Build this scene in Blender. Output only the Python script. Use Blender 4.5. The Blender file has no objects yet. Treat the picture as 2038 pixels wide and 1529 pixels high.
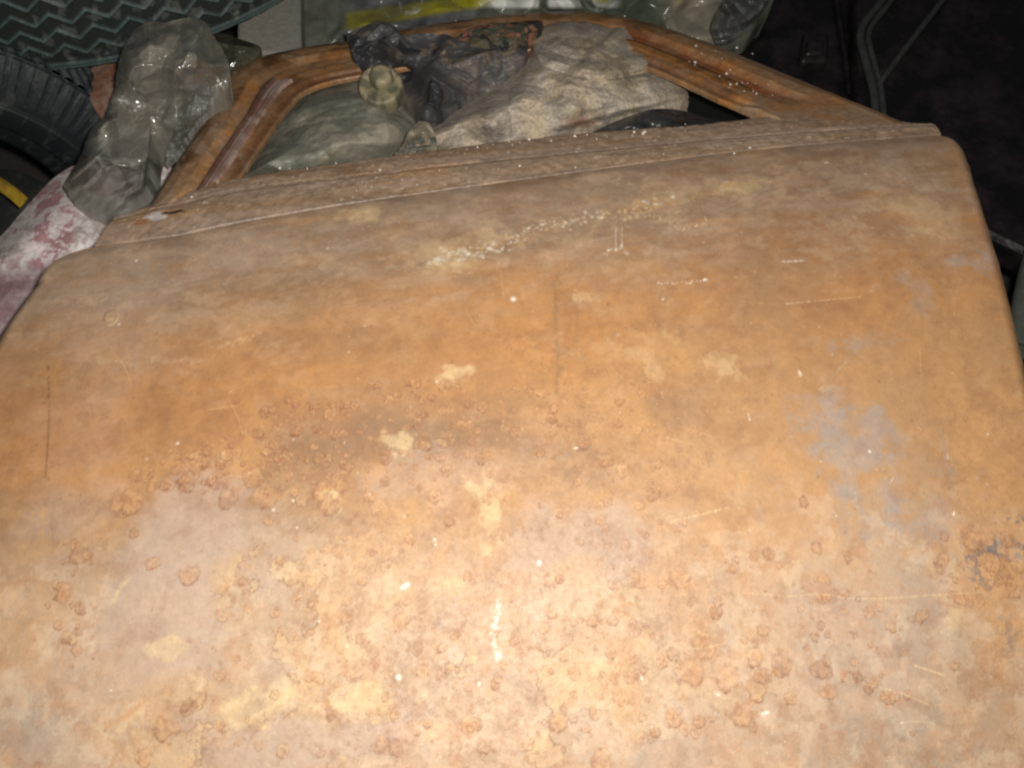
import bpy, math, random
import numpy as np
from mathutils import Vector, Matrix

# ------------------------------------------------------------------ camera, light, exposure
S = bpy.context.scene
COL = S.collection
CAMZ = 1.35
F = 2000.0                      # focal length in photograph pixels (2038 wide)
cd = bpy.data.cameras.new('camera'); cam = bpy.data.objects.new('camera', cd); COL.objects.link(cam)
cam.location = (0, 0, CAMZ); cam.rotation_euler = (math.radians(30), 0, 0)
cd.sensor_width = 36; cd.lens = 36*F/2038; cd.clip_end = 50; cd.clip_start = .02
cd.dof.use_dof = True; cd.dof.focus_distance = .93; cd.dof.aperture_fstop = 8.0
S.camera = cam
w = bpy.data.worlds.new('World'); S.world = w; w.use_nodes = True
w.node_tree.nodes['Background'].inputs[0].default_value = (.75, .82, 1, 1)
w.node_tree.nodes['Background'].inputs[1].default_value = .035
# the camera's flash
ld = bpy.data.lights.new('flash', 'AREA'); ld.shape = 'RECTANGLE'; ld.size = .045; ld.size_y = .03
ld.energy = 17.8; ld.color = (1, .975, .94); ld.spread = math.radians(180)
lo = bpy.data.objects.new('flash', ld); COL.objects.link(lo)
lo.location = (.045, .02, CAMZ+.03); lo.rotation_euler = (math.radians(27), math.radians(2), 0)
S.view_settings.view_transform = 'Standard'; S.view_settings.look = 'None'
S.view_settings.exposure = 0; S.view_settings.gamma = 1; S.view_settings.use_curve_mapping = False
S.cycles.filter_width = 2.0
S.cycles.transparent_max_bounces = 16

R = np.random.RandomState(7); random.seed(7)
SQ = math.sqrt(3)/2

# ------------------------------------------------------------------ helpers: points
def ray(px, py):
    dx = (np.asarray(px, float)-1019)/F; dy = (764.5-np.asarray(py, float))/F
    return dx, .5+SQ*dy, -SQ+.5*dy
def on_z(px, py, z):
    dx, dy, dz = ray(px, py); t = (z-CAMZ)/dz
    return np.stack([dx*t, dy*t, np.broadcast_to(z, np.shape(t))], -1)
YAW = math.radians(7.5); CY, SY = math.cos(YAW), math.sin(YAW)
def w2l(x, y): return x*CY+y*SY, -x*SY+y*CY
def l2w(x, y): return x*CY-y*SY, x*SY+y*CY
_p = np.polyfit([-.1, 0, .146, .3, .475, .62, .765], [1.03, .965, .905, .858, .828, .826, .848], 4)
_s = float(np.polyval(np.polyder(_p), .765)); _v = float(np.polyval(_p, .765))
def surf(lx, ly):
    """height of the door's smooth outer surface"""
    lx = np.asarray(lx, float); ly = np.asarray(ly, float)
    a = np.polyval(_p, np.minimum(ly, .765))
    e = np.maximum(ly-.765, 0)
    k = np.minimum(e, .05)
    a = a + _s*e + (.32-_s)*(k*k/.1 + (e-k))
    return CAMZ-a-.05*lx**2
def on_door(px, py):
    dx, dy, dz = ray(px, py); t = -.9/dz
    for _ in range(40):
        lx, ly = w2l(dx*t, dy*t); t = .5*t+.5*(surf(lx, ly)-CAMZ)/dz
    return w2l(dx*t, dy*t)
def poly_px(pts, n=None):
    """smoothly resampled polyline through pixel points"""
    p = np.array(pts, float); d = np.r_[0, np.cumsum(np.hypot(*np.diff(p, axis=0).T))]
    n = n or 200; s = np.linspace(0, d[-1], n)
    m = np.zeros_like(p); m[1:-1] = (p[2:]-p[:-2])/(d[2:]-d[:-2])[:, None]; m[0] = (p[1]-p[0])/d[1]; m[-1] = (p[-1]-p[-2])/(d[-1]-d[-2])
    i = np.clip(np.searchsorted(d, s, side='right')-1, 0, len(d)-2); h = (d[i+1]-d[i])[:, None]; t = ((s-d[i])[:, None])/h
    return (2*t**3-3*t**2+1)*p[i]+(t**3-2*t**2+t)*h*m[i]+(-2*t**3+3*t**2)*p[i+1]+(t**3-t**2)*h*m[i+1]

# ------------------------------------------------------------------ helpers: noise
_T = R.rand(256, 256)
def vn(x, y, seed=0):
    x = np.asarray(x, float)+seed*17.31; y = np.asarray(y, float)+seed*9.77
    xi = np.floor(x).astype(int); yi = np.floor(y).astype(int); fx = x-xi; fy = y-yi
    fx = fx*fx*fx*(fx*(fx*6-15)+10); fy = fy*fy*fy*(fy*(fy*6-15)+10)
    a = _T[xi & 255, yi & 255]; b = _T[(xi+1) & 255, yi & 255]; c = _T[xi & 255, (yi+1) & 255]; d = _T[(xi+1) & 255, (yi+1) & 255]
    return (a*(1-fx)+b*fx)*(1-fy)+(c*(1-fx)+d*fx)*fy
def fbm(x, y, o=5, seed=0, g=.5):
    v = 0; a = 1; s = 0
    for k in range(o):
        c, q = math.cos(.6*k), math.sin(.6*k)
        v = v+a*vn((x*c-y*q)*2**k, (x*q+y*c)*2**k, seed+k*3); s += a; a *= g
    return v/s
def ss(a, b, x):
    t = np.clip((x-a)/(b-a), 0, 1); return t*t*(3-2*t)
def folds(x, y, f, seed, n=7):
    """crumpled sheet: sharp creases in many directions"""
    r = np.random.RandomState(seed); v = 0; tot = 0
    wx = fbm(x*f*.5, y*f*.5, 3, seed)*2.2; wy = fbm(x*f*.5, y*f*.5, 3, seed+5)*2.2
    for k in range(n):
        th = r.rand()*math.pi; fr = f*(.5+1.6*r.rand()); a = 1/(fr/f)
        u = (x*math.cos(th)+y*math.sin(th))*fr+r.rand()*9+wx*math.cos(k)+wy*math.sin(k*1.7)
        v = v+a*np.abs((u % 1)-.5)*2*vn(x*f*.9, y*f*.9, seed+11+k); tot += a
    return v/tot*2

def facets(x, y, f, seed, n=6):
    """sheet of plastic: flat triangles between straight creases"""
    r = np.random.RandomState(seed); v = 0; tot = 0
    wx = (fbm(x*f*.5, y*f*.5, 3, seed)-.5)*2.6
    for k in range(n):
        th = r.rand()*math.pi; fr = f*(.35+1.1*r.rand()); a = f/fr
        u = (x*math.cos(th)+y*math.sin(th))*fr+r.rand()*9+wx*math.cos(k*2.1)
        sk = .25+.5*r.rand(); q = u % 1; v = v+a*np.where(q < sk, q/sk, (1-q)/(1-sk)); tot += a
    return v/tot*1.6-.3

# ------------------------------------------------------------------ helpers: objects
def tag(o, label=None, cat=None, group=None, kind=None):
    if label: o['label'] = label
    if cat: o['category'] = cat
    if group: o['group'] = group
    if kind: o['kind'] = kind
    return o
def thing(name, label, cat, loc=(0, 0, 0), group=None):
    o = bpy.data.objects.new(name, None); COL.objects.link(o); o.location = loc; o.empty_display_size = .05
    return tag(o, label, cat, group)
def mesh(name, V, Fc, mat, parent=None, attrs=None, smooth=True):
    V = np.ascontiguousarray(V, dtype=np.float32).reshape(-1, 3); Fc = np.ascontiguousarray(Fc, dtype=np.int32)
    off = np.array(parent.location, dtype=np.float32) if parent else 0
    me = bpy.data.meshes.new(name); me.vertices.add(len(V)); me.vertices.foreach_set('co', (V-off).ravel())
    k = Fc.shape[1]; me.loops.add(Fc.size); me.loops.foreach_set('vertex_index', Fc.ravel())
    me.polygons.add(len(Fc)); me.polygons.foreach_set('loop_start', np.arange(len(Fc), dtype=np.int32)*k)
    me.update(calc_edges=True)
    me.polygons.foreach_set('use_smooth', np.full(len(Fc), smooth)); 
    for n_, a in (attrs or {}).items():
        a = np.asarray(a, dtype=np.float32)
        if a.ndim == 2:
            at = me.attributes.new(n_, 'FLOAT_COLOR', 'POINT'); at.data.foreach_set('color', np.c_[a, np.ones(len(a))].astype(np.float32).ravel())
        else:
            at = me.attributes.new(n_, 'FLOAT', 'POINT'); at.data.foreach_set('value', a.ravel())
    me.materials.append(mat)
    o = bpy.data.objects.new(name, me); COL.objects.link(o)
    if parent: o.parent = parent
    return o
def grid_faces(nr, nc, wrap=False):
    i = np.arange(nr-1)[:, None]; j = np.arange(nc if wrap else nc-1)[None, :]; j2 = (j+1) % nc
    return np.stack([i*nc+j, i*nc+j2, (i+1)*nc+j2, (i+1)*nc+j], -1).reshape(-1, 4)
def tube_np(P, r, n=10):
    P = np.array(P, float); r = np.broadcast_to(r, (len(P),)); T = np.gradient(P, axis=0); T /= np.linalg.norm(T, axis=1)[:, None]
    up = np.array([0, 0, 1.]); A = np.cross(T, up); A /= np.linalg.norm(A, axis=1)[:, None]+1e-9; B = np.cross(A, T)
    th = np.linspace(0, 2*math.pi, n, endpoint=False)
    V = P[:, None]+r[:, None, None]*(np.cos(th)[None, :, None]*A[:, None]+np.sin(th)[None, :, None]*B[:, None])
    return V.reshape(-1, 3), grid_faces(len(P), n, True)

# ------------------------------------------------------------------ materials
def mat(name, col=None, rough=.6, attr=None, nscale=40, namt=.25, bump=.3, bscale=120, alpha=None, metallic=0, spec=.5, col2=None, coat=0, detail=8, trans=0, rvar=.15, bdist=.002):
    m = bpy.data.materials.new(name); m.use_nodes = True; N = m.node_tree.nodes; L = m.node_tree.links
    b = N['Principled BSDF']; tc = N.new('ShaderNodeTexCoord')
    n1 = N.new('ShaderNodeTexNoise'); n1.inputs['Scale'].default_value = nscale; n1.inputs['Detail'].default_value = detail; n1.inputs['Roughness'].default_value = .65
    L.new(tc.outputs['Object'], n1.inputs['Vector'])
    if attr:
        a = N.new('ShaderNodeAttribute'); a.attribute_name = attr; src = a.outputs['Color']
    else:
        a = N.new('ShaderNodeRGB'); a.outputs[0].default_value = (*col, 1); src = a.outputs[0]
    mr = N.new('ShaderNodeMapRange'); mr.inputs[1].default_value = .3; mr.inputs[2].default_value = .7; mr.inputs[3].default_value = 1-namt; mr.inputs[4].default_value = 1+namt
    L.new(n1.outputs['Fac'], mr.inputs[0])
    if col2 is not None:
        mx = N.new('ShaderNodeMix'); mx.data_type = 'RGBA'; mx.inputs['B'].default_value = (*col2, 1)
        n3 = N.new('ShaderNodeTexNoise'); n3.inputs['Scale'].default_value = nscale*.35; n3.inputs['Detail'].default_value = 10; n3.inputs['Roughness'].default_value = .7; L.new(tc.outputs['Object'], n3.inputs['Vector'])
        cr = N.new('ShaderNodeMapRange'); cr.inputs[1].default_value = .45; cr.inputs[2].default_value = .62; L.new(n3.outputs['Fac'], cr.inputs[0])
        L.new(cr.outputs[0], mx.inputs['Factor']); L.new(src, mx.inputs['A']); src = mx.outputs['Result']
    vm = N.new('ShaderNodeVectorMath'); vm.operation = 'SCALE'; L.new(src, vm.inputs[0]); L.new(mr.outputs[0], vm.inputs['Scale'])
    L.new(vm.outputs[0], b.inputs['Base Color'])
    rr = N.new('ShaderNodeMapRange'); rr.inputs[1].default_value = .3; rr.inputs[2].default_value = .7; rr.inputs[3].default_value = min(1, rough+rvar); rr.inputs[4].default_value = max(.03, rough-rvar)
    L.new(n1.outputs['Fac'], rr.inputs[0]); L.new(rr.outputs[0], b.inputs['Roughness'])
    b.inputs['Metallic'].default_value = metallic; b.inputs['Specular IOR Level'].default_value = spec; b.inputs['Coat Weight'].default_value = coat; b.inputs['Coat Roughness'].default_value = .13
    if trans: b.inputs['Transmission Weight'].default_value = trans
    if alpha is not None: b.inputs['Alpha'].default_value = alpha
    if bump:
        n2 = N.new('ShaderNodeTexNoise'); n2.inputs['Scale'].default_value = bscale; n2.inputs['Detail'].default_value = 6; L.new(tc.outputs['Object'], n2.inputs['Vector'])
        bp = N.new('ShaderNodeBump'); bp.inputs['Strength'].default_value = bump; bp.inputs['Distance'].default_value = bdist
        L.new(n2.outputs['Fac'], bp.inputs['Height']); L.new(bp.outputs[0], b.inputs['Normal'])
    return m
RUST = mat('rusty_painted_steel', attr='col', rough=.60, nscale=230, namt=.08, bump=.14, bscale=420, spec=.38, detail=10, rvar=.10)
FRAME = mat('rusty_frame_steel', attr='col', rough=.46, nscale=120, namt=.28, bump=.35, bscale=200, spec=.4)
def lin(r, g, b):
    f = lambda c: (c/255/12.92 if c/255 <= .04045 else ((c/255+.055)/1.055)**2.4)
    return np.array([f(r), f(g), f(b)])

# ------------------------------------------------------------------ the ground under everything
gx = np.linspace(-6, 6, 161); gy = np.linspace(-4, 8, 161); GX, GY = np.meshgrid(gx, gy)
GZ = .02+.03*fbm(GX*6, GY*6, 4, 3)
mesh('ground', np.stack([GX, GY, GZ], -1), grid_faces(161, 161), mat('dark_dirt', (.028, .022, .018), .9, nscale=20, bump=.6))['kind'] = 'structure'

# ================================================================== THE CAR DOOR
door = thing('car_door', 'large rusty brown car door lying on the junk, its open window frame pointing away', 'car door', (0, .45, .5))
# skin outline: top crease, right edge, left edge (traced in the photograph, put on the door's curved surface)
top = on_door(*poly_px([(60, 562), (80, 540), (115, 512), (190, 488), (330, 472), (420, 456), (530, 432), (700, 405), (1000, 362), (1300, 322), (1500, 298), (1700, 280), (1850, 268), (1895, 265)], 400).T)
rt = on_door(*poly_px([(1895, 265), (1912, 272), (1928, 295), (1943, 340), (1958, 385), (1985, 480), (2008, 560), (2026, 630), (2046, 720), (2085, 900)], 200).T)
lf = on_door(*poly_px([(60, 562), (47, 578), (30, 601), (0, 646), (-45, 730), (-90, 860)], 120).T)
YB = -.14
xr = np.linspace(top[0][0], top[0][-1], 600); TT = np.interp(xr, top[0], top[1])
def Rx(y):
    o = np.argsort(rt[1]); xx = np.interp(y, rt[1][o], rt[0][o]); lo_ = rt[1].min()
    return np.where(y < lo_, rt[0][-1]+.10*(y-lo_)*0+0, xx)
def Lx(y):
    o = np.argsort(lf[1]); xx = np.interp(y, lf[1][o], lf[0][o]); return xx
NS, NT = 1300, 1060
s = np.linspace(0, 1, NS)[None, :]; t = np.linspace(0, 1, NT)[:, None]
xm = top[0][0]+(top[0][-1]-top[0][0])*s
LY = YB+t*(np.interp(xm, xr, TT)-YB); LX = Lx(LY)+(Rx(LY)-Lx(LY))*s
X, Y = LX.ravel(), LY.ravel()

def at(px, py): return on_door(px, py)
# ---- colours of the skin, laid out in the door's own metres
taupe = lin(150, 124, 100); brown = lin(136, 102, 68); orange = lin(184, 136, 84); pale = lin(188, 158, 128); pink = lin(176, 150, 130)
yellow = lin(206, 176, 126); blue = lin(150, 136, 126); dkred = lin(136, 86, 56); grey = lin(158, 138, 118); dblue = lin(92, 96, 102)
def mixc(c, col, m): return c+(col-c)*np.clip(m, 0, 1)[:, None]
WX = X+.02*(fbm(X*14, Y*14, 4, 21)-.5); WY = Y+.02*(fbm(X*14, Y*14, 4, 27)-.5)
def blob(px, py, rx, ry=None, rough=.6, soft=.5, rot=0, seed=0):
    """irregular patch centred at a photo point, radii in photo pixels of the nearby surface"""
    cx, cy = at(px, py); ax, ay = at(px+rx, py); bx, by = at(px, py-(ry or rx))
    RX = math.hypot(ax-cx, ay-cy); RY = math.hypot(bx-cx, by-cy)
    c, q = math.cos(math.radians(rot)+YAW*0), math.sin(math.radians(rot))
    dx, dy = WX-cx, WY-cy; u = (dx*c+dy*q)/RX; v = (-dx*q+dy*c)/RY
    m = (np.abs(u) < 2.5) & (np.abs(v) < 2.5); r = np.full(X.shape, 9.); 
    uu, vv = u[m], v[m]; r[m] = np.hypot(uu, vv)+rough*(fbm(X[m]*1.6/min(RX, RY)*.6, Y[m]*1.6/min(RX, RY)*.6, 5, 31+seed, .6)-.5)*2
    return 1-ss(1-soft, 1+soft*.4, r)
fine = fbm(X*60, Y*60, 5, 1, .6); med = fbm(X*16, Y*22, 5, 2, .6); big = fbm(X*5, Y*6, 4, 4); streak = fbm(X*12+Y*2, Y*60, 5, 6, .6); stv = fbm(X*70, Y*9, 4, 8, .6)
C = np.tile(taupe, (X.size, 1))
# the tan dusty upper strip turning to brown orange in the middle and paler tan below
yb = Y+.03*(med-.5)*2
up = ss(.50, .66, yb+.06*(big-.5)*2)
C = mixc(C, brown, .75*(1-up)); 
C = mixc(C, orange, .8*(1-up)*ss(.40, .62, .6*big+.25*med+.15*streak))
C = mixc(C, brown, .6*up*ss(.46, .66, .55*streak+.45*med))
C = mixc(C, orange, .55*up*ss(.52, .66, .5*streak+.5*fbm(X*9, Y*14, 5, 14, .6)))
low = 1-ss(.27, .40, yb+.05*(big-.5)*2+.05*X)
C = mixc(C, pale, .75*low)
# orange belt across the middle and right
for b_, a_ in (((1000, 680, 420, 130, .7, .8), .75), ((480, 720, 260, 110, .8, .8), .55), ((1180, 560, 200, 70, .8, .8), .5), ((1700, 780, 420, 260, .7, .8), .6), ((1450, 980, 260, 210, .7, .8), .55), ((1950, 350, 80, 120, .8, .8), .45),
               ((1990, 900, 130, 360, .7, .8), .6), ((1990, 1180, 120, 120, .7, .8), .7), ((1300, 1240, 260, 140, .7, .9), .3), ((1980, 1330, 80, 160, .7, .8), .35), ((60, 1200, 100, 160, .7, .8), .35), ((830, 590, 180, 70, .8, .8), .4)):
    C = mixc(C, orange, a_*blob(*b_))
for b_, a_ in (((620, 560, 300, 45, .8, .8), .5), ((330, 740, 60, 160, .9, .8), .4), ((700, 690, 260, 40, .9, .8), .5), ((340, 830, 180, 60, .8, .8), .55), ((90, 760, 90, 180, .8, .9), .45), ((1500, 520, 260, 60, .9, .8), .35), ((1130, 640, 25, 110, .5, .8), .35), ((1940, 1380, 70, 130, .8, .8), .3)):
    C = mixc(C, brown, a_*blob(*b_))
# smooth pinkish areas
for b_, a_ in (((370, 1060, 130, 110, .5, .3), .8), ((320, 1230, 120, 130, .5, .35), .7), ((180, 800, 90, 110, .8, .8), .5), ((880, 940, 220, 60, .8, .6), .45), ((1180, 1060, 160, 90, .7, .4), .6), ((620, 1480, 220, 60, .6, .4), .6),
               ((1700, 1260, 180, 130, .8, .8), .55), ((150, 1000, 120, 60, .8, .7), .5), ((1350, 1480, 160, 90, .8, .7), .35), ((470, 500, 200, 60, .9, .8), .4), ((240, 620, 120, 110, .8, .8), .35), ((820, 1250, 120, 160, .8, .7), .3)):
    C = mixc(C, pink, a_*blob(*b_))
for b_, a_ in (((1800, 1470, 230, 80, .7, .7), .75), ((60, 1440, 90, 90, .7, .7), .8), ((250, 560, 70, 60, .8, .9), .5), ((1850, 1300, 70, 120, .9, .8), .45), ((700, 540, 200, 24, .9, .8), .3), ((1400, 470, 120, 50, .9, .8), .3)):
    C = mixc(C, grey, a_*blob(*b_))
band = np.exp(-((Y-.52-.10*X)/.085)**2)*ss(.25, .6, .5*big+.5*fbm(X*6, Y*12, 5, 99))
C = mixc(C, lin(172, 108, 48), .42*band)
# blue grey primer showing
for k, (b_, a_) in enumerate((((1600, 830, 70, 60, 1.1, .5), .7), ((1690, 890, 90, 55, 1.2, .5), .7), ((1760, 1000, 60, 90, 1.2, .5), .75), ((1850, 1040, 90, 40, 1.2, .5), .5), ((1650, 930, 30, 100, 1.2, .5), .5), ((1930, 520, 60, 26, 1.0, .5), .7), ((1700, 680, 60, 18, 1.2, .6), .5), ((1830, 590, 30, 60, 1.2, .6), .4), ((1880, 890, 20, 90, 1.2, .6), .5), ((1440, 1130, 40, 30, 1.2, .6), .3), ((1430, 1230, 20, 60, 1.2, .6), .45), ((1800, 1120, 80, 60, 1.2, .6), .4))):
    C = mixc(C, blue, a_*blob(*b_, seed=k+3)*ss(.35, .55, fine*.5+med*.5))
for k, (b_, a_) in enumerate((((2010, 1040, 26, 10, 1.3, .4), .9), ((1985, 1095, 60, 22, 1.5, .25), .8), ((1960, 1130, 36, 26, 1.5, .25), .7), ((1920, 1135, 14, 5, 1.2, .3), .8), ((2020, 1120, 14, 40, 1.4, .3), .6), ((2010, 1260, 20, 40, 1.5, .3), .4))):
    C = mixc(C, dblue, a_*blob(*b_, seed=k+13)*ss(.48, .6, fbm(X*110, Y*110, 4, 33)))
# coastline blotches of the lower half: a yellowish layer whose broken rim is darker
clean = 1-.85*np.maximum.reduce([blob(370, 1080, 120, 110, .5, .4), blob(330, 1220, 110, 130, .5, .4), blob(1180, 1070, 130, 70, .7, .4), blob(620, 1490, 200, 50, .6, .4)])
region = clean*np.maximum.reduce([blob(620, 1250, 300, 260, .5, .7), blob(520, 1430, 330, 150, .5, .7), blob(1000, 1420, 600, 200, .5, .8)])
n = fbm(X*17, Y*17, 6, 41, .58)+.10*(vn(X*7, Y*7, 44)-.5)
isl = ss(.495, .503, n)*region
C = mixc(C, lin(192, 154, 106), .6*isl)
C = mixc(C, lin(140, 98, 66), .72*np.exp(-((n-.495)/.013)**2)*region*ss(.1, .5, vn(X*40, Y*40, 3)))
n4_ = fbm(X*30+7, Y*30, 6, 48, .6); C = mixc(C, lin(200, 168, 124), .45*ss(.52, .55, n4_)*region*isl); C = mixc(C, lin(150, 104, 66), .4*np.exp(-((n4_-.52)/.013)**2)*region)
n2_ = fbm(X*26+3, Y*26, 6, 47, .6)
C = mixc(C, dkred, .30*np.exp(-((n2_-.52)/.012)**2)*low*ss(.42, .6, big))
C = mixc(C, lin(172, 144, 116), .30*up*ss(.46, .66, fbm(X*34+8, Y*62, 6, 49, .65)))
C = mixc(C, lin(120, 86, 56), .20*up*ss(.50, .70, fbm(X*30, Y*75+3, 6, 52, .65)))
C = mixc(C, lin(164, 110, 62), .18*ss(.50, .68, fbm(X*55+5, Y*70, 6, 53, .65))*ss(.35, .5, Y))
C = mixc(C, lin(170, 116, 74), .30*ss(.52, .66, fbm(X*70+5, Y*70, 5, 54, .65))*low*clean)
C = mixc(C, lin(206, 182, 152), .30*ss(.50, .62, fbm(X*48+5, Y*48, 6, 55, .65))*low*clean)
C = mixc(C, lin(156, 138, 122), .20*ss(.50, .60, fbm(X*24+5, Y*24, 6, 56, .6))*ss(.45, .3, Y)*clean)
n5_ = fbm(X*38+11, Y*44, 7, 95, .68)
C = mixc(C, lin(198, 142, 82), .14*ss(.53, .56, n5_)*ss(.66, .56, Y)*clean); C = mixc(C, lin(140, 94, 58), .16*ss(.45, .41, n5_)*ss(.66, .56, Y)*clean*ss(.4, .6, big))
C = mixc(C, lin(186, 162, 138), .18*ss(.55, .59, fbm(X*30+2, Y*80, 7, 97, .68))*up)
# dusty yellow crusts
for k, (b_, a_) in enumerate((((905, 745, 44, 20, .8, .5), .7), ((658, 1002, 18, 22, .8, .5), .8), ((940, 970, 24, 18, 1.2, .5), .8), ((975, 1020, 26, 60, 1.6, .5), .6), ((520, 1400, 90, 50, 1.3, .5), .8), ((700, 1385, 60, 30, 1.4, .5), .8), ((780, 880, 26, 22, 1.2, .5), .6), ((1850, 450, 60, 42, .9, .8), .75), ((1810, 405, 70, 20, .9, .8), .4), ((870, 505, 50, 26, 1.0, .6), .6), ((960, 480, 90, 20, 1.4, .6), .35), ((715, 425, 44, 20, 1.1, .6), .6), ((1480, 365, 50, 16, 1.2, .6), .6), ((1380, 380, 160, 20, 1.5, .6), .25),
                              ((1195, 1320, 26, 18, 1.3, .5), .6), ((1260, 1190, 30, 20, 1.3, .5), .3), ((1450, 720, 30, 40, 1.3, .5), .4), ((1900, 1240, 26, 30, .8, .6), .5), ((900, 1165, 44, 16, 1.2, .6), .5), ((330, 1290, 40, 26, .8, .4), .6), ((1160, 590, 30, 14, 1.3, .5), .3), ((1290, 700, 50, 40, 1.5, .5), .3), ((440, 920, 14, 10, .9, .4), .6), ((270, 1420, 50, 9, .8, .5, 35), .4))):
    C = mixc(C, yellow, a_*blob(*b_, seed=k+23)*(.6+.4*ss(.4, .6, fine)))
C = mixc(C, lin(190, 158, 122), .4*ss(.52, .76, fbm(X*45, Y*55, 5, 51, .65))*(.35+.65*up))
C = mixc(C, dkred, .22*ss(.56, .76, fbm(X*38, Y*46, 5, 57, .65))*(1-up))
# ---- blisters, scratches, streaks and flecks
H = np.zeros(X.size); bright = np.zeros(X.size)
def near(cx, cy, r):
    # indices of the grid near a point
    tt = (cy-YB)/(np.interp(cx, xr, TT)-YB); i0 = int(max(0, (tt-r/.75*1.3)*NT-3)); i1 = int(min(NT, (tt+r/.75*1.3)*NT+3))
    if i1 <= i0: return None
    a, b2 = Lx(cy), Rx(cy); sc = (cx-a)/(b2-a); j0 = int(max(0, (sc-r*1.4)*NS-3)); j1 = int(min(NS, (sc+r*1.4)*NS+3))
    if j1 <= j0: return None
    return (np.arange(i0, i1)[:, None]*NS+np.arange(j0, j1)[None, :]).ravel()
def pit(cx, cy, r, sd, hollow=.5, dark=.6, h=.0007):
    I = near(cx, cy, r*1.8)
    if I is None: return
    dx, dy = X[I]-cx, Y[I]-cy; rr = np.hypot(dx, dy)/r; th = np.arctan2(dy, dx)
    rr = rr+(fbm(dx/r*1.3+sd*3.1, dy/r*1.3+sd, 4, 61, .55)-.5)*1.15
    inn = 1-ss(.80, 1.02, rr); rim = np.exp(-((rr-.88)/.15)**2)*(.55+.55*np.clip(np.cos(th+1.9), -.2, 1))*(.5+.9*vn(th*2+sd, rr*0+sd)); 
    C[I] = mixc(C[I], lin(192, 140, 90) if (sd*7.3) % 1 < .6 else lin(150, 100, 66), hollow*.8*inn*(.5+fbm(dx/r*2+sd, dy/r*2, 3, 66))); C[I] = mixc(C[I], lin(132, 86, 56), min(1, dark*.95)*rim); gr = fbm(dx/r*2.6+sd, dy/r*2.6, 3, 68); C[I] = mixc(C[I], lin(140, 92, 60), .28*inn*ss(.5, .7, gr)); C[I] = mixc(C[I], lin(200, 160, 112), .3*inn*ss(.42, .3, gr))
    core = np.exp(-(rr/.3)**2); C[I] = mixc(C[I], lin(150, 92, 48), .35*dark*core)
    H[I] += .19*h*(inn*.4+.6*rim-.4*core)*(.5+fbm(dx/r*2.5, dy/r*2.5+sd, 3, 67))
big_pits = [(245, 1000, 30), (262, 1000, 26), (335, 965, 17), (375, 960, 24), (400, 915, 20), (440, 925, 14), (432, 962, 18), (470, 900, 14), (505, 948, 25), (455, 990, 20), (530, 990, 26), (640, 975, 22), (680, 968, 16), (655, 1005, 24), (735, 990, 14), (300, 972, 10), (160, 1105, 24), (150, 1085, 12), (197, 1067, 10), (268, 1063, 12), (375, 1143, 22), (305, 1120, 14), (125, 1180, 16), (162, 1213, 14), (118, 1245, 14), (140, 1270, 16),
    (575, 795, 12), (655, 825, 14), (550, 855, 9), (485, 862, 12), (625, 890, 10), (530, 900, 11), (575, 945, 10), (765, 960, 11), (890, 937, 14), (865, 990, 16), (895, 1040, 10), (965, 905, 14), (880, 820, 10), (900, 850, 9),
    (1112, 842, 8), (1112, 778, 6), (1265, 857, 12), (1205, 915, 16), (1240, 935, 16), (1310, 925, 10), (1300, 985, 16), (1195, 1035, 10), (1205, 1053, 9), (1285, 1065, 10), (1375, 860, 8), (1150, 960, 8), (1100, 1150, 22), (1115, 1155, 10), (1270, 1158, 12), (1350, 1150, 20), (1425, 1220, 14), (1460, 1135, 8), (1500, 1110, 10), (1530, 1105, 12), (1550, 1125, 10), (1395, 1270, 20), (1400, 1295, 24), (1340, 1305, 14), (1370, 1340, 24), (1500, 1310, 18), (1555, 1325, 22), (1450, 1350, 28), (1505, 1375, 22), (1515, 1345, 14), (1480, 1420, 26), (1340, 1430, 16), (1635, 1335, 26), (1705, 1345, 12), (1680, 1345, 11), (1650, 1380, 18), (1730, 1370, 12), (1520, 1255, 14), (1730, 1220, 12), (1605, 1290, 8), (1835, 1225, 14), (1765, 1390, 14), (1700, 1265, 10), (1815, 1460, 7), (1200, 1515, 22), (1110, 1440, 18), (945, 1440, 16), (852, 1442, 11), (930, 1450, 12), (985, 1365, 10), (905, 1265, 9), (760, 1480, 16), (790, 1490, 20), (660, 1420, 14), (648, 1400, 12), (735, 1418, 8), (375, 1405, 16), (330, 1450, 22), (285, 1510, 18), (1600, 1000, 12), (1940, 1080, 22), (1975, 1120, 20), (2010, 1080, 16), (1995, 1150, 22), (2020, 1180, 16), (930, 1150, 10), (560, 1115, 12)]
mpx = 1/2150.
for k, (px, py, r) in enumerate(big_pits):
    cx, cy = at(px, py); pit(cx, cy, r*mpx*(.8+.25*R.rand()), k, .42, .62)
def cluster(px, py, rx, ry, n, r0, r1, dark):
    for _ in range(n):
        a = R.rand()*6.283; q = math.sqrt(R.rand()); cx, cy = at(px+rx*q*math.cos(a), py+ry*q*math.sin(a))
        pit(cx, cy, (r0+(r1-r0)*R.rand()**2.5)*mpx, R.rand()*40, .30, dark*(.7+.8*R.rand()), .0006)
cluster(850, 850, 360, 90, 190, 4, 13, .75); cluster(480, 940, 230, 45, 50, 6, 15, .7); cluster(450, 930, 200, 60, 45, 4, 11, .7); cluster(1150, 900, 300, 200, 120, 4, 11, .5); cluster(1500, 1270, 420, 200, 150, 4, 14, .5)
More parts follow.
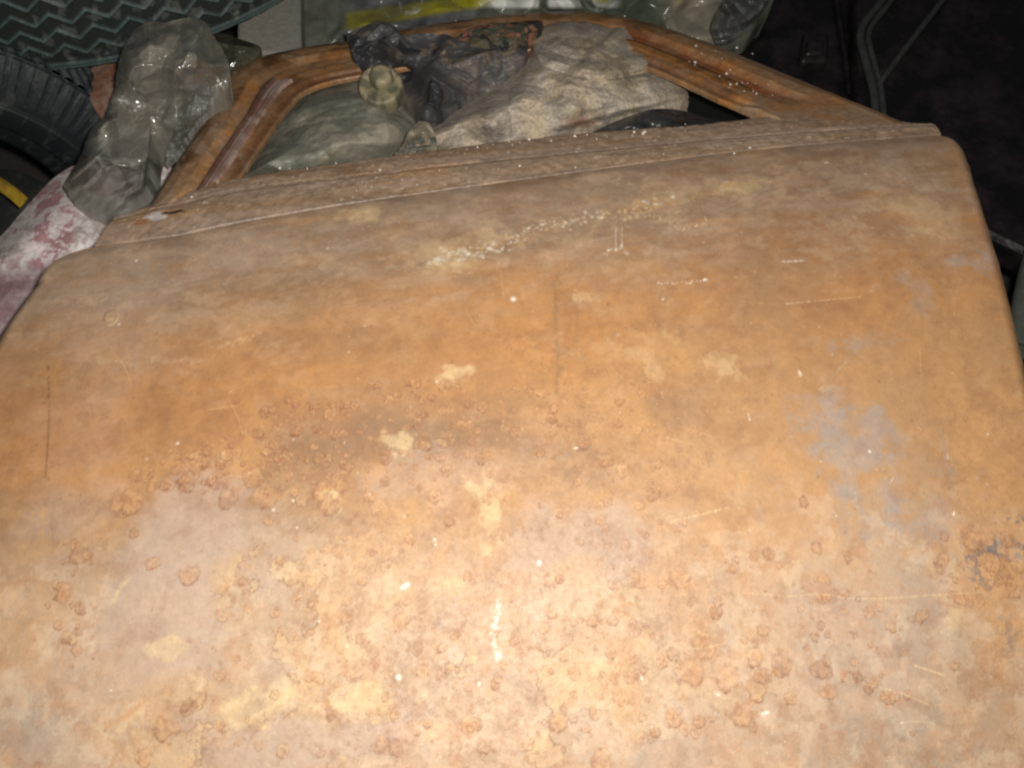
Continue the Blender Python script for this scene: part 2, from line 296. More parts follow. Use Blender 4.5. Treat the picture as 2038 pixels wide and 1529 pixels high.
cluster(1050, 1350, 350, 170, 110, 4, 13, .45); cluster(620, 1300, 260, 220, 70, 4, 14, .45); cluster(140, 1180, 60, 150, 24, 4, 11, .6); cluster(1250, 720, 350, 80, 60, 3, 7, .4); cluster(1940, 1120, 90, 90, 45, 5, 15, .5); cluster(700, 1050, 200, 120, 50, 4, 12, .45); cluster(1700, 900, 300, 200, 40, 3, 8, .4)
def stroke(pts, wd, col, a, rag=.5, n=None, jit=0.):
    p = poly_px(pts, n or max(8, int(np.hypot(*np.diff(np.array(pts, float), axis=0).T).sum()/3)))
    for k, (px, py) in enumerate(p):
        cx, cy = at(px+R.randn()*jit, py+R.randn()*jit); r = wd*mpx*(.6+.8*R.rand()); I = near(cx, cy, r*2.2)
        if I is None: continue
        d = np.hypot(X[I]-cx, Y[I]-cy)/r; m = a*np.exp(-d**2*1.3)*(1-rag*R.rand()); C[I] = mixc(C[I], col, m)
white = lin(236, 226, 206); cream = lin(222, 190, 138)
stroke([(850, 530), (900, 505), (960, 495), (1010, 475), (1060, 455), (1130, 445), (1200, 428), (1240, 430), (1290, 415), (1330, 410)], 4, cream, .5, 1, jit=6)
stroke([(870, 520), (930, 510), (1010, 490), (1060, 452), (1130, 440), (1200, 426)], 3.0, white, .8, .95, 130, jit=7)
stroke([(850, 528), (880, 515), (930, 508), (980, 492)], 5, white, .5, 1, 50, jit=8); stroke([(700, 425), (735, 415)], 7, cream, .5, 1, 14, jit=7); stroke([(1250, 412), (1300, 400), (1350, 388)], 3, white, .6, 1, 40, jit=6)
stroke([(1230, 425), (1310, 430), (1350, 455), (1400, 450)], 3, cream, .7, .9, jit=3)
stroke([(1240, 420), (1360, 395), (1430, 375), (1500, 355)], 6, lin(200, 150, 80), .4, 1, jit=8)
for x in (1238, 1226): stroke([(x, 455), (x-1, 475), (x, 495)], 2, white, .55, .6)
stroke([(1200, 510), (1225, 495), (1245, 500)], 3, white, .6, .9, jit=3)
stroke([(850, 540), (880, 530), (940, 520)], 12, yellow, .35, 1, jit=6)
stroke([(1560, 606), (1640, 598), (1712, 592)], 1.6, cream, .8, .8); stroke([(1470, 600), (1530, 606)], 1.4, cream, .4, .8)
stroke([(1555, 522), (1600, 520)], 2, white, .7, .8); stroke([(1310, 565), (1380, 562), (1410, 558)], 2, white, .6, .9, jit=2)
stroke([(1570, 1187), (1640, 1184), (1700, 1192), (1790, 1190), (1850, 1185), (1960, 1180)], 1.7, cream, .7, .9); stroke([(1480, 1180), (1560, 1186)], 1.4, cream, .5, .8)
stroke([(1335, 1038), (1390, 1025), (1450, 1010)], 1.7, cream, .7, .8); stroke([(1720, 1362), (1790, 1380), (1850, 1405)], 1.6, cream, .6, .8); stroke([(1820, 1325), (1880, 1345)], 1.8, cream, .8, .6)
stroke([(1320, 870), (1380, 885)], 1.5, cream, .5); stroke([(1680, 950), (1720, 1020), (1800, 1100)], 1.5, blue, .5, .8); stroke([(1650, 760), (1700, 700), (1745, 650)], 2.5, blue, .5, .9, jit=3)
stroke([(1870, 850), (1880, 890), (1890, 950)], 3, blue, .5, .9, jit=3)
stroke([(1104, 565), (1106, 640), (1110, 720), (1108, 785)], 6, brown, .3, .4, jit=2); stroke([(1150, 600), (1148, 680)], 4, brown, .2, .5)
stroke([(93, 690), (97, 780), (96, 860), (90, 950)], 2.6, lin(100, 66, 36), .6, .5); stroke([(86, 1010), (84, 1080)], 4, orange, .5, .5)
stroke([(40, 660), (70, 690), (110, 720)], 2, lin(110, 76, 46), .4, .8)
stroke([(575, 575), (650, 640), (700, 650)], 2, brown, .4, .8); stroke([(420, 690), (480, 680), (520, 660)], 3, cream, .35, .9, jit=3)
stroke([(300, 715), (340, 720), (400, 718)], 5, lin(186, 152, 118), .5, .9, jit=4); stroke([(255, 600), (262, 680), (270, 760)], 5, grey, .2, .8, jit=3)
stroke([(205, 1450), (250, 1425), (290, 1395)], 5, orange, .5, .6, jit=2); stroke([(225, 1200), (240, 1170), (260, 1150)], 4, yellow, .4, .6)
stroke([(735, 1270), (750, 1230), (790, 1190)], 5, cream, .25, .6, jit=3); stroke([(870, 1430), (930, 1405), (1000, 1390)], 3, dkred, .3, .8, jit=2)
stroke([(995, 1190), (993, 1225), (983, 1265), (992, 1310)], 2.8, white, .85, 1, 46, jit=5); stroke([(798, 1172), (812, 1163)], 4, white, .8, .3)
for x, y, r in ((955, 1360, 5), (1277, 1350, 4), (1144, 892, 5), (1518, 1422, 4), (1530, 1419, 3), (1590, 740, 5), (1630, 775, 3), (1492, 835, 5), (866, 1076, 4), (868, 1085, 3), (795, 1350, 8), (635, 1237, 3), (1423, 1420, 3), (1425, 1382, 4), (1730, 898, 4), (1778, 952, 3), (1898, 1026, 4), (1320, 597, 4), (1020, 597, 8), (585, 998, 3), (543, 410, 7), (1405, 440, 4), (1402, 558, 4), (270, 518, 5), (1648, 322, 5), (12, 706, 6), (1074, 1120, 6), (990, 1310, 8), (583, 875, 2), (1885, 905, 3), (1470, 1010, 2), (1795, 1440, 2)):
    stroke([(x, y), (x+R.randn()*4, y+R.randn()*4)], r*.55, white, .7, .3, n=3)
cx, cy = at(220, 632); I = near(cx, cy, .012); d = np.hypot(X[I]-cx, (Y[I]-cy)*.8)/.0075
C[I] = mixc(C[I], lin(176, 146, 112), .7*(1-ss(.9, 1.1, d))); C[I] = mixc(C[I], brown, .4*np.exp(-((d-.75)/.12)**2)); H[I] += .001*(1-ss(.8, 1.1, d))
for _ in range(1500):      # grit and paint flecks over the whole sheet
    cx, cy = LX[0].min()+R.rand()*1.0, .08+R.rand()*.68; I = near(cx, cy, .003)
    if I is None: continue
    d = np.hypot(X[I]-cx, Y[I]-cy)/(.0005+.0011*R.rand()**2); q = R.rand()
    C[I] = mixc(C[I], white if q < .12 else (dkred if q < .75 else yellow), (.15+.5*R.rand()**2)*np.exp(-d**2))
for _ in range(80):       # hairline scratches
    cx, cy = -.45+R.rand()*.95, .1+R.rand()*.62; a = R.randn()*.35+(1.57 if R.rand() < .3 else 0); ln = .006+.04*R.rand()**2; col = cream if R.rand() < .6 else dkred; am = .08+.22*R.rand()
    I = near(cx, cy, ln)
    if I is None: continue
    dx, dy = X[I]-cx, Y[I]-cy; u = dx*math.cos(a)+dy*math.sin(a); v = -dx*math.sin(a)+dy*math.cos(a)+u*u*R.randn()*4
    C[I] = mixc(C[I], col, am*np.exp(-(v/.0005)**2)*(1-ss(ln*.3, ln*.6, np.abs(u))))
C = mixc(C, lin(118, 98, 84), .45*np.exp(-((np.interp(X, xr, TT)-Y-.010)/.010)**2)*ss(.4, .6, fbm(X*14, Y*60, 5, 91)))
C = mixc(C, lin(130, 94, 66), .20*ss(.55, .68, fbm(X*90, Y*90, 5, 93, .7))*ss(.35, .6, big+.1))
C *= (1+.10*(fine-.5)*2+.06*(fbm(X*160, Y*160, 3, 71)-.5)*2)[:, None]
cx, cy = at(1893, 1240); d = np.hypot((X-cx)/.011, (Y-cy)/.015); H += .0022*np.exp(-d**2*1.5)
LUM = (C @ np.array([.25, .6, .15]))[:, None]; C = .91*C+.09*LUM*np.array([1.22, 1.0, .82])
# ---- height: gentle dents, edge rolled down
Z = surf(LX, LY)+H.reshape(LX.shape)+.0035*(fbm(LX*5, LY*5, 3, 81)-.5)+.0008*(fbm(LX*30, LY*30, 3, 84)-.5)
cxr, cyr = at(1890, 560); Z += -.002*np.exp(-(((LX-cxr)/.02)**2+((LY-cyr)/.09)**2))
cxr, cyr = at(960, 520); Z += .0016*np.exp(-((LY-cyr-.1*(LX-cxr))/.012)**2)*np.exp(-((LX-cxr)/.22)**2)
W_ = LX.max()-LX.min(); ed = np.minimum(s*(Rx(LY)-Lx(LY)), (1-s)*(Rx(LY)-Lx(LY))); tp = np.interp(LX, xr, TT)-LY
Z -= .010*np.clip(1-ed/.016, 0, 1)**2+.0012*np.clip(1-tp/.012, 0, 1)**2
nib = .0007*(fbm(LX*45, LY*45, 4, 85)-.5)*2*np.exp(-(ed/.004)**2); LX = LX+nib; Z = Z+.6*nib
P3 = np.stack([*l2w(LX, LY), Z], -1)
C3 = C.reshape(NT, NS, 3)
# paler broken line along the hem and top edge
hem = np.exp(-(ed/.0018)**2)+1.2*np.exp(-(tp/.003)**2); C3 = C3+(lin(186, 150, 120)-C3)*(np.clip(hem, 0, 1)*.55*ss(.35, .6, vn(LX*60, LY*60, 9)))[..., None]
# fold the rim down (a real hem with depth)
def skirt(P, C3, sides):
    for ax, rev, drops in sides:
        for k, (dn, inw) in enumerate(drops):
            if ax == 1:
                e = P[:, -1] if rev else P[:, 0]; i2 = P[:, -2] if rev else P[:, 1]; cc = C3[:, -1] if rev else C3[:, 0]
            else:
                e = P[-1] if rev else P[0]; cc = C3[-1] if rev else C3[0]
            ne = e.copy(); ne[:, 2] -= dn; ne[:, 1 if ax == 0 else 0] += inw
            if ax == 1:
                P = np.concatenate([P, ne[:, None]], 1) if rev else np.concatenate([ne[:, None], P], 1); C3 = np.concatenate([C3, cc[:, None]], 1) if rev else np.concatenate([cc[:, None], C3], 1)
            else:
                P = np.concatenate([P, ne[None]], 0) if rev else np.concatenate([ne[None], P], 0); C3 = np.concatenate([C3, cc[None]], 0) if rev else np.concatenate([cc[None], C3], 0)
    return P, C3
P3, C3 = skirt(P3, C3, [(1, True, [(.002, .0008), (.004, -.001), (.04, -.004)]), (1, False, [(.002, -.0008), (.004, .001), (.04, .004)]), (0, True, [(.003, .0004), (.02, -.004)]), (0, False, [(.04, .004)])])
mesh('outer_skin', P3, grid_faces(*P3.shape[:2]), RUST, door, {'col': C3.reshape(-1, 3)})

# ---- the two steps between skin and window opening
def strip(name, A, B, prof, colf, nu=900, material=FRAME, dz=0.):
    """band between two traced lines on the door surface; prof = [(v, height)], v 0 at A and 1 at B"""
    a = poly_px(A, nu); b = poly_px(B, nu); v = np.concatenate([np.linspace(prof[i][0], prof[i+1][0], prof[i][2], endpoint=False) for i in range(len(prof)-1)]+[[prof[-1][0]]])
    h = np.interp(v, [p[0] for p in prof], [p[1] for p in prof]); v = np.clip(v, 0, 1)
    al = np.stack(on_door(*a.T), -1); bl = np.stack(on_door(*b.T), -1)
    L2 = al[:, None]*(1-v[None, :, None])+bl[:, None]*v[None, :, None]
    z = surf(L2[..., 0], L2[..., 1])+h[None]+dz
    x, y = L2[..., 0], L2[..., 1]; z = z+.0022*(fbm(x*40, y*40, 3, 5)-.5)+.0012*(fbm(x*140, y*140, 3, 6)-.5)
    cc = colf(x, y, np.broadcast_to(v, x.shape), np.linspace(0, 1, nu)[:, None]+0*x)
    P = np.stack([*l2w(x, y), z], -1)
    return mesh(name, P, grid_faces(*P.shape[:2]), material, door, {'col': cc.reshape(-1, 3)})
def M3(c, col, m): return c+(col-c)*np.clip(m, 0, 1)[..., None]
fl_, fo_, fd_ = on_door(308, 431), on_door(283, 440), on_door(345, 421)
def sillcol(x, y, v, u):
    n1 = fbm(x*14, y*60, 5, 101, .6); n2 = fbm(x*60, y*70, 5, 103, .6)
    c = np.broadcast_to(lin(152, 128, 104), x.shape+(3,)); c = M3(c, lin(142, 112, 84), ss(.45, .62, n1)*.7); c = M3(c, orange, .4*ss(.55, .7, fbm(x*8, y*30, 4, 107)))
    c = M3(c, lin(176, 148, 122), .6*ss(.56, .7, n2)); c = M3(c, lin(164, 140, 122), .5*ss(.5, .62, fbm(x*6+4, y*90, 4, 109)))
    w_ = .006*(fbm(x*120, y*120, 4, 115)-.5)*2
    c = M3(c, lin(188, 180, 172), ss(1.1, .8, np.hypot((x-fl_[0]+w_)/.014, (y-fl_[1]+w_)/.007))); c = M3(c, lin(156, 104, 62), .8*ss(1.1, .6, np.hypot((x-fo_[0]+w_)/.010, (y-fo_[1])/.006))); c = M3(c, lin(40, 26, 16), ss(1.1, .8, np.hypot((x-fd_[0])/.014, (y-fd_[1]-w_*.4)/.0022)))
    c = M3(c, lin(106, 92, 84), .6*np.exp(-((v-.02)/.07)**2)*ss(.3, .6, fbm(x*25, y*25, 4, 116)))
    c = M3(c, lin(182, 156, 130), .5*np.exp(-((v-.95)/.05)**2)*ss(.35, .6, fbm(x*35, y*25, 4, 117)))
    return M3(c, white, .5*ss(.80, .84, fbm(x*150, y*150, 3, 111)))
C2 = [(186, 487), (330, 468), (420, 450), (530, 428), (700, 401), (1000, 358), (1300, 318), (1500, 294), (1700, 276), (1874, 264)]
C1 = [(226, 430), (300, 412), (377, 396), (450, 376), (600, 356), (800, 334), (1000, 313), (1200, 293), (1500, 266), (1700, 252), (1860, 243)]
CO = [(228, 428), (290, 402), (380, 372), (470, 347), (600, 326), (800, 298), (1000, 272), (1200, 252), (1400, 237), (1512, 224), (1700, 218), (1835, 241)]
strip('belt_ledge', C2, C1, [(-.001, -.012, 3), (.0, -.0020, 3), (.1, -.0016, 10), (.55, -.0010, 8), (.85, -.0015, 6), (.93, -.0028, 4), (1.0, -.0032, 2), (1.001, -.03, 1)], sillcol, dz=0)
CO_in = [(232, 426), (290, 403), (380, 372), (470, 347), (600, 326), (800, 298), (1000, 272), (1200, 252), (1400, 237), (1512, 224), (1540, 222), (1560, 224)]
C1b = [(226, 432), (300, 414), (377, 398), (450, 378), (600, 358), (800, 336), (1000, 315), (1200, 295), (1500, 268), (1540, 266), (1580, 262)]
strip('window_sill', C1, CO, [(-.001, -.02, 3), (0., -.0030, 3), (.08, -.0026, 10), (.5, -.003, 8), (.9, -.005, 6), (.97, -.009, 3), (1., -.014, 2), (1.001, -.045, 1)], sillcol)
# end face of the ledge at right is closed by a small folded tab
# ---- window frame: rear pillar, top rail, sloping front pillar
OUT = [(262, 424), (292, 395), (335, 325), (395, 235), (432, 150), (490, 108), (590, 84), (700, 68), (770, 52), (850, 38), (980, 20), (1110, 11), (1210, 16), (1310, 37), (1400, 66), (1500, 106), (1600, 146), (1700, 186), (1770, 214), (1838, 243)]
INN = [(440, 372), (470, 345), (510, 285), (560, 214), (600, 172), (655, 150), (720, 137), (790, 124), (860, 110), (930, 98), (1020, 88), (1110, 84), (1180, 88), (1240, 100), (1300, 124), (1365, 152), (1430, 182), (1492, 209), (1532, 226), (1550, 234)]
def match(A, B, n=900):
    """matched resampling by index so that both lines bend together"""
    k = np.linspace(0, len(A)-1, n); i = np.arange(len(A))
    def cr(P):
        P = np.array(P, float); f = np.clip(np.floor(k).astype(int), 0, len(P)-2); t_ = (k-f)[:, None]
        g = lambda q: P[np.clip(f+q, 0, len(P)-1)]
        return .5*((2*g(0))+(g(1)-g(-1))*t_+(2*g(-1)-5*g(0)+4*g(1)-g(2))*t_**2+(-g(-1)+3*g(0)-3*g(1)+g(2))*t_**3)
    return cr(A), cr(B)
fa, fb = match(OUT, INN)
def framestrip(name, v0, v1, prof, colf, rng=(0, 900), material=FRAME):
    a, b = fa[rng[0]:rng[1]], fb[rng[0]:rng[1]]; nu = len(a)
    v = np.concatenate([np.linspace(prof[i][0], prof[i+1][0], prof[i][2], endpoint=False) for i in range(len(prof)-1)]+[[prof[-1][0]]]); h = np.interp(v, [p[0] for p in prof], [p[1] for p in prof])
    vv = v0+(v1-v0)*np.clip(v, 0, 1)
    al = np.stack(on_door(*a.T), -1); bl = np.stack(on_door(*b.T), -1)
    L2 = al[:, None]*(1-vv[None, :, None])+bl[:, None]*vv[None, :, None]; x, y = L2[..., 0], L2[..., 1]
    uu_ = (np.arange(rng[0], rng[1])/900.)[:, None]; fd = ss(.905, .865, uu_) if name == 'window_frame' else 1
    hh = np.where((vv[None] < 1) & (vv[None] > .2), h[None]*fd+(1-fd)*np.minimum(h[None]*.0-.002, 0), h[None])
    hh = hh-(0 if name == 'window_frame' else .012*ss(.84, .862, uu_))
    z = surf(x, y)+hh+.0015*(fbm(x*35, y*35, 3, 15)-.5)
    u = (np.arange(rng[0], rng[1])/900.)[:, None]+0*x
    cc = colf(x, y, np.broadcast_to(np.clip(v, 0, 1), x.shape), u); P = np.stack([*l2w(x, y), z], -1)
    return mesh(name, P, grid_faces(*P.shape[:2]), material, door, {'col': cc.reshape(-1, 3)})
def framecol(x, y, v, u):
    # u runs from the lower left end round to the right end

    n1 = fbm(x*20, y*20, 5, 121, .6); n2 = fbm(u*30, v*7, 5, 123, .6); 
    c = np.broadcast_to(lin(142, 106, 70), x.shape+(3,)); c = M3(c, lin(92, 62, 38), .75*ss(.42, .62, n1)); c = M3(c, lin(176, 118, 62), .6*ss(.5, .66, n2)*ss(.25, .4, v))
    c = M3(c, lin(140, 112, 84), .5*ss(.48, .62, fbm(x*30+5, y*30, 5, 125)))
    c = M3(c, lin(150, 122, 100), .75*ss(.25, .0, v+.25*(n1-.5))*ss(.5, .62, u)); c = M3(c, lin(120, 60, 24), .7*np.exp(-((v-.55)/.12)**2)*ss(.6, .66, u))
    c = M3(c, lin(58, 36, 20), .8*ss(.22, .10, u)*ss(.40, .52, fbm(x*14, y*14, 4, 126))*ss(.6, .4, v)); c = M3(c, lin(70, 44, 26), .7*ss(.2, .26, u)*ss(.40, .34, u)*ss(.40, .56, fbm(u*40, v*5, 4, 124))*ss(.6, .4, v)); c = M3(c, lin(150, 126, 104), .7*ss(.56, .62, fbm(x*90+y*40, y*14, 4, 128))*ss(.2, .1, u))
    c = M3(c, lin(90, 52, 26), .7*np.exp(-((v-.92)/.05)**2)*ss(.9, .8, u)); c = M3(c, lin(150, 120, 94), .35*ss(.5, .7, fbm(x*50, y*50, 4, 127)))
    return M3(c, M3(np.broadcast_to(lin(146, 118, 92), c.shape), lin(150, 104, 60), .7*ss(.45, .65, fbm(x*18, y*30, 5, 129))), ss(.85, .90, u)*.95)
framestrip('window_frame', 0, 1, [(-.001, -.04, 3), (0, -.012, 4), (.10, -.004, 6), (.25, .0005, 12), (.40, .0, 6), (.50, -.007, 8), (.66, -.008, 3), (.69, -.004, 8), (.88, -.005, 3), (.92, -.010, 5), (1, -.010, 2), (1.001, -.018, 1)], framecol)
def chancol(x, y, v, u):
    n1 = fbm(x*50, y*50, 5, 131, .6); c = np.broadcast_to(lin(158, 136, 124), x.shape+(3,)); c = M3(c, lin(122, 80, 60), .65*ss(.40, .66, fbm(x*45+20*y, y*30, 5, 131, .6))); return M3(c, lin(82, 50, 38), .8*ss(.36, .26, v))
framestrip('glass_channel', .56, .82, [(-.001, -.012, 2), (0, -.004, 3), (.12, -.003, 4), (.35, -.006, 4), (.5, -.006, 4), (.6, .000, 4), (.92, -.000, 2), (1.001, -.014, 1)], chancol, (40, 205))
framestrip('weather_strip', .66, .80, [(-.001, -.012, 2), (0, -.002, 3), (.5, .0005, 5), (1, -.002, 2), (1.001, -.012, 1)], lambda x, y, v, u: M3(np.broadcast_to(lin(98, 66, 38), x.shape+(3,)), lin(140, 96, 52), .6*ss(.42, .65, fbm(x*30, y*60, 4, 133))), (600, 776))

# ================================================================== the junk
def inside_fill(outline, nr=110, na=360, ctr=None):
    p = np.array(outline, float); p = poly_px(np.vstack([p, p[:1]]), na+1)[:-1]; c = np.array(ctr) if ctr else p.mean(0)
    r = np.linspace(0, 1, nr)[:, None, None]
    r = 1-(1-r)**1.0
    q = c+r*(p-c)[None]; return q, np.linspace(0, 1, nr)[:, None]+np.zeros((1, na))
def lump(name, outline, z0, dome, material, label, cat, amp=.02, f=12, seed=1, colf=None, ctr=None, slope=0., edge=2.5, thick=.05, jag=0, nr=120, na=420, parent=None, group=None, soft=.3, extra=None, fold=None):
    q, r = inside_fill(outline, nr, na, ctr); px, py = q[..., 0], q[..., 1]
    if jag:
        a = np.linspace(0, 1, na, endpoint=False); jj = (fbm(px[-1]*.06, py[-1]*.06, 4, seed+60)-.5)*2*jag; d = q[-1]-q[0]; d /= np.linalg.norm(d, axis=1)[:, None]
        q = q+(d*jj[:, None])[None]*(r[..., None]**2); px, py = q[..., 0], q[..., 1]
    base = on_z(px, py, z0); x, y = base[..., 0], base[..., 1]
    cr = (fold or folds)(x, y, f, seed)
    z = z0+dome*(1-r**edge)+amp*(cr-.5)*(.35+.65*(1-r**4))*2+slope*(py-py.mean())/100+soft*amp*(fbm(x*f*3, y*f*3, 4, seed+2)-.5)
    if extra is not None: z = z+extra(px, py, x, y)
    P = on_z(px, py, z)
    e1 = P[-1].copy(); e1[:, 2] -= thick*.2; cen = P[0, 0]; e2 = P[-1].copy(); e2[:, :2] = e2[:, :2]+(cen[:2]-e2[:, :2])*.06; e2[:, 2] -= thick
    P = np.concatenate([P, e1[None], e2[None]]); px = np.vstack([px, px[-1:], px[-1:]]); py = np.vstack([py, py[-1:], py[-1:]]); x = P[..., 0]; y = P[..., 1]; rr = np.vstack([r, r[-1:], r[-1:]]); crr = np.vstack([cr, cr[-1:], cr[-1:]])
    at_ = {'col': colf(px, py, x, y, rr, crr).reshape(-1, 3)} if colf is not None else None
    o = mesh(name, P, grid_faces(P.shape[0], P.shape[1], True), material, parent, at_)
    if not parent: tag(o, label, cat, group)
    return o
def const(c, *mods):
    return lambda px, py, x, y, r, cr: np.broadcast_to(c, px.shape+(3,))

# -- dusty crumpled sheet in the window opening (light grey brown)
def sheetcol(px, py, x, y, r, cr):
    c = np.broadcast_to(lin(172, 160, 144), px.shape+(3,)); n = fbm(x*30, y*30, 5, 201, .6)
    c = M3(c, lin(176, 160, 136), .8*ss(.45, .6, n)); c = M3(c, lin(174, 154, 118), .35*ss(.55, .66, fbm(x*34, y*34, 5, 203, .6))); c = M3(c, lin(104, 92, 84), .4*ss(.54, .70, fbm(x*46, y*46, 5, 205, .6)))
    rg = fbm(x*16, y*16, 3, 209)*16; ring = np.abs(rg % 1-.5)*2
    c = M3(c, lin(122, 104, 98), .6*ss(.75, 1., ring)*ss(.4, .55, fbm(x*12, y*12, 3, 211)))
    c = M3(c, lin(170, 120, 104), .8*np.exp(-(((px-1155)/26)**2+((py-243)/9)**2))); c = M3(c, lin(168, 96, 70), .5*np.exp(-(((px-1050)/14)**2+((py-108)/8)**2)))
    return c
DUST = mat('dusty_cloth', attr='col', rough=.9, nscale=300, namt=.32, bump=.6, bscale=200, spec=.15)
lump('dusty_sheet', [(795, 300), (805, 285), (835, 262), (880, 232), (925, 200), (960, 180), (1000, 150), (1030, 125), (1050, 95), (1052, 65), (1085, 50), (1130, 42), (1190, 46), (1215, 56), (1250, 52), (1275, 75), (1290, 95), (1320, 112), (1325, 125), (1312, 138), (1345, 148), (1368, 180), (1372, 205), (1362, 228), (1300, 240), (1200, 262), (1120, 290), (960, 310)],
     .385, .075, DUST, 'pale grey-brown dust-caked crumpled sheet bulging through the rusty window frame', 'sheet', amp=.021, f=9, seed=17, colf=sheetcol, jag=3, ctr=(1100, 175), thick=.08, soft=.9,
     extra=lambda px, py, x, y: .010*ss(0, 1, (py-(235+(1225-px)*.25))/-14)*ss(1060, 1140, px)-.005)
# -- second fold of it at the bottom left, a small stick-like roll of cloth
# -- dark blue grey plastic bag
def bagcol(px, py, x, y, r, cr):
    c = np.broadcast_to(lin(84, 82, 82), px.shape+(3,)); c = M3(c, lin(112, 102, 92), .9*ss(.48, .66, fbm(x*26, y*40, 5, 221, .6))); c = M3(c, lin(150, 128, 104), .8*ss(.56, .7, fbm(x*50, y*50, 5, 223, .6))*ss(150, 90, py))
    return M3(c, lin(30, 30, 34), .8*ss(.55, .65, fbm(x*22, y*22, 4, 225)))
BAG = mat('dusty_black_plastic', attr='col', rough=.5, nscale=160, namt=.3, bump=.3, bscale=90, spec=.5)
lump('black_bag', [(688, 62), (705, 68), (730, 48), (755, 40), (785, 52), (805, 70), (840, 66), (900, 72), (960, 96), (1010, 92), (1045, 90), (1045, 110), (1010, 150), (960, 185), (915, 208), (880, 235), (850, 250), (835, 232), (815, 205), (790, 182), (770, 190), (735, 150), (712, 128), (700, 100)],
     .412, .016, BAG, 'dark blue-grey crumpled plastic bag draped over the top rail of the window frame', 'plastic bag', amp=.042, f=11, seed=26, colf=bagcol, jag=4, ctr=(850, 130), thick=.07, fold=facets, soft=.35, extra=lambda px, py, x, y: (140-py)*.00015)
# -- mottled scrap of mouldy cloth beside the top rail
def scrapcol(px, py, x, y, r, cr):
    c = np.broadcast_to(lin(92, 84, 66), px.shape+(3,)); c = M3(c, lin(84, 92, 78), .8*ss(.5, .6, fbm(x*60, y*60, 4, 231))); c = M3(c, lin(156, 104, 84), .8*ss(.6, .66, fbm(x*70, y*70, 4, 233))); return M3(c, lin(40, 40, 40), .8*ss(.56, .62, fbm(x*80, y*80, 4, 235)))
lump('cloth_scrap', [(905, 78), (935, 55), (990, 45), (1030, 42), (1075, 40), (1078, 55), (1050, 70), (1052, 92), (1035, 102), (990, 106), (945, 104), (915, 95)], .415, .012, DUST, 'mottled green-brown cloth scrap under the top rail, between dark bag and pale sheet', 'cloth scrap', amp=.010, f=22, seed=31, colf=scrapcol, jag=5, thick=.02)
# -- thin black plastic at the bottom right of the opening
lump('plastic_scrap', [(1140, 285), (1205, 250), (1250, 232), (1290, 218), (1330, 216), (1370, 222), (1400, 232), (1440, 245), (1440, 275), (1300, 285)], .425, .012, mat('thin_black_film', (.018, .019, .021), .32, nscale=60, namt=.4, bump=.3, spec=.6, col2=(.06, .055, .05)), 'thin black plastic scrap lying along the sill under the pale sheet', 'plastic scrap', amp=.016, f=20, seed=35, thick=.03)
# -- small dirt-caked wrapper edge at the sill, left of the sheet
lump('crumpled_wrapper', [(785, 305), (800, 290), (812, 262), (832, 243), (850, 242), (862, 258), (870, 290), (850, 320), (800, 325)], .43, .010, DUST, 'small pale crumpled wrapper standing at the sill between green jug and pale sheet', 'wrapper', amp=.014, f=30, seed=37, colf=lambda px, py, x, y, r, cr: M3(np.broadcast_to(lin(150, 138, 118), px.shape+(3,)), lin(100, 100, 92), ss(.45, .6, fbm(x*60, y*60, 4, 241))), jag=2, thick=.04)

# -- green plastic jug with a screw cap
jug = thing('plastic_jug', 'dusty grey-green translucent plastic jug lying under the window frame, round screw cap facing up', 'jug', (-.2, 1.0, .36))
def jugcol(px, py, x, y, r, cr):
    c = np.broadcast_to(lin(118, 115, 102), px.shape+(3,)); c = M3(c, lin(152, 145, 128), .85*ss(.42, .58, fbm(x*20, y*34, 5, 251, .6)+.25*ss(250, 330, py)+.12*ss(640, 800, px)-.1)); c = M3(c, lin(88, 91, 80), .55*ss(.55, .66, fbm(x*16, y*26, 4, 253)))
    return M3(c, lin(140, 130, 100), .6*ss(.66, .78, fbm(x*50, y*120, 5, 255)))
JUG = mat('dusty_green_plastic', attr='col', rough=.5, nscale=120, namt=.22, bump=.35, bscale=90, spec=.4)
lump('body', [(470, 362), (520, 285), (575, 205), (620, 168), (700, 148), (760, 150), (795, 178), (822, 212), (834, 242), (822, 268), (790, 300), (740, 330), (600, 360)], .37, .055, JUG, '', '', amp=.022, f=10, fold=facets, seed=41, colf=jugcol, ctr=(660, 250), edge=3.2, thick=.10, parent=jug)
def disc(name, c, prof, material, parent, nrm=(0, -.35, .94), nseg=72, knurl=0, cf=None):
    n_ = Vector(nrm).normalized(); a = n_.orthogonal().normalized(); b = n_.cross(a); th = np.linspace(0, 2*math.pi, nseg, endpoint=False)
    V = []
    for i_, (r_, h_) in enumerate(prof):
        rk = r_*(1+(knurl*np.sign(np.sin(th*24)) if 1 < i_ < 4 else 0))
        V.append(np.array(c)+np.outer(rk*np.cos(th), a)+np.outer(rk*np.sin(th), b)+h_*np.array(n_))
    V = np.array(V); col = np.broadcast_to(lin(140, 128, 100), (V.shape[0]*V.shape[1], 3)); xx = V.reshape(-1, 3); col = M3(col, lin(92, 88, 70), ss(.45, .6, fbm(xx[:, 0]*90, xx[:, 1]*90, 4, 261)))
    return mesh(name, V, grid_faces(len(prof), nseg, True), material, parent, {'col': col})
cc_ = on_z(758, 172, .432); disc('neck_collar', cc_, [(.0, .004), (.018, .004), (.021, .007), (.026, .0075), (.0275, .005), (.0285, .001), (.029, -.004), (.029, -.02)], JUG, jug)
cc_ = on_z(760, 158, .437); disc('screw_cap', cc_, [(0, .016), (.009, .0165), (.0125, .015), (.0145, .012), (.015, .006), (.0155, 0), (.0155, -.008)], JUG, jug, knurl=.03)

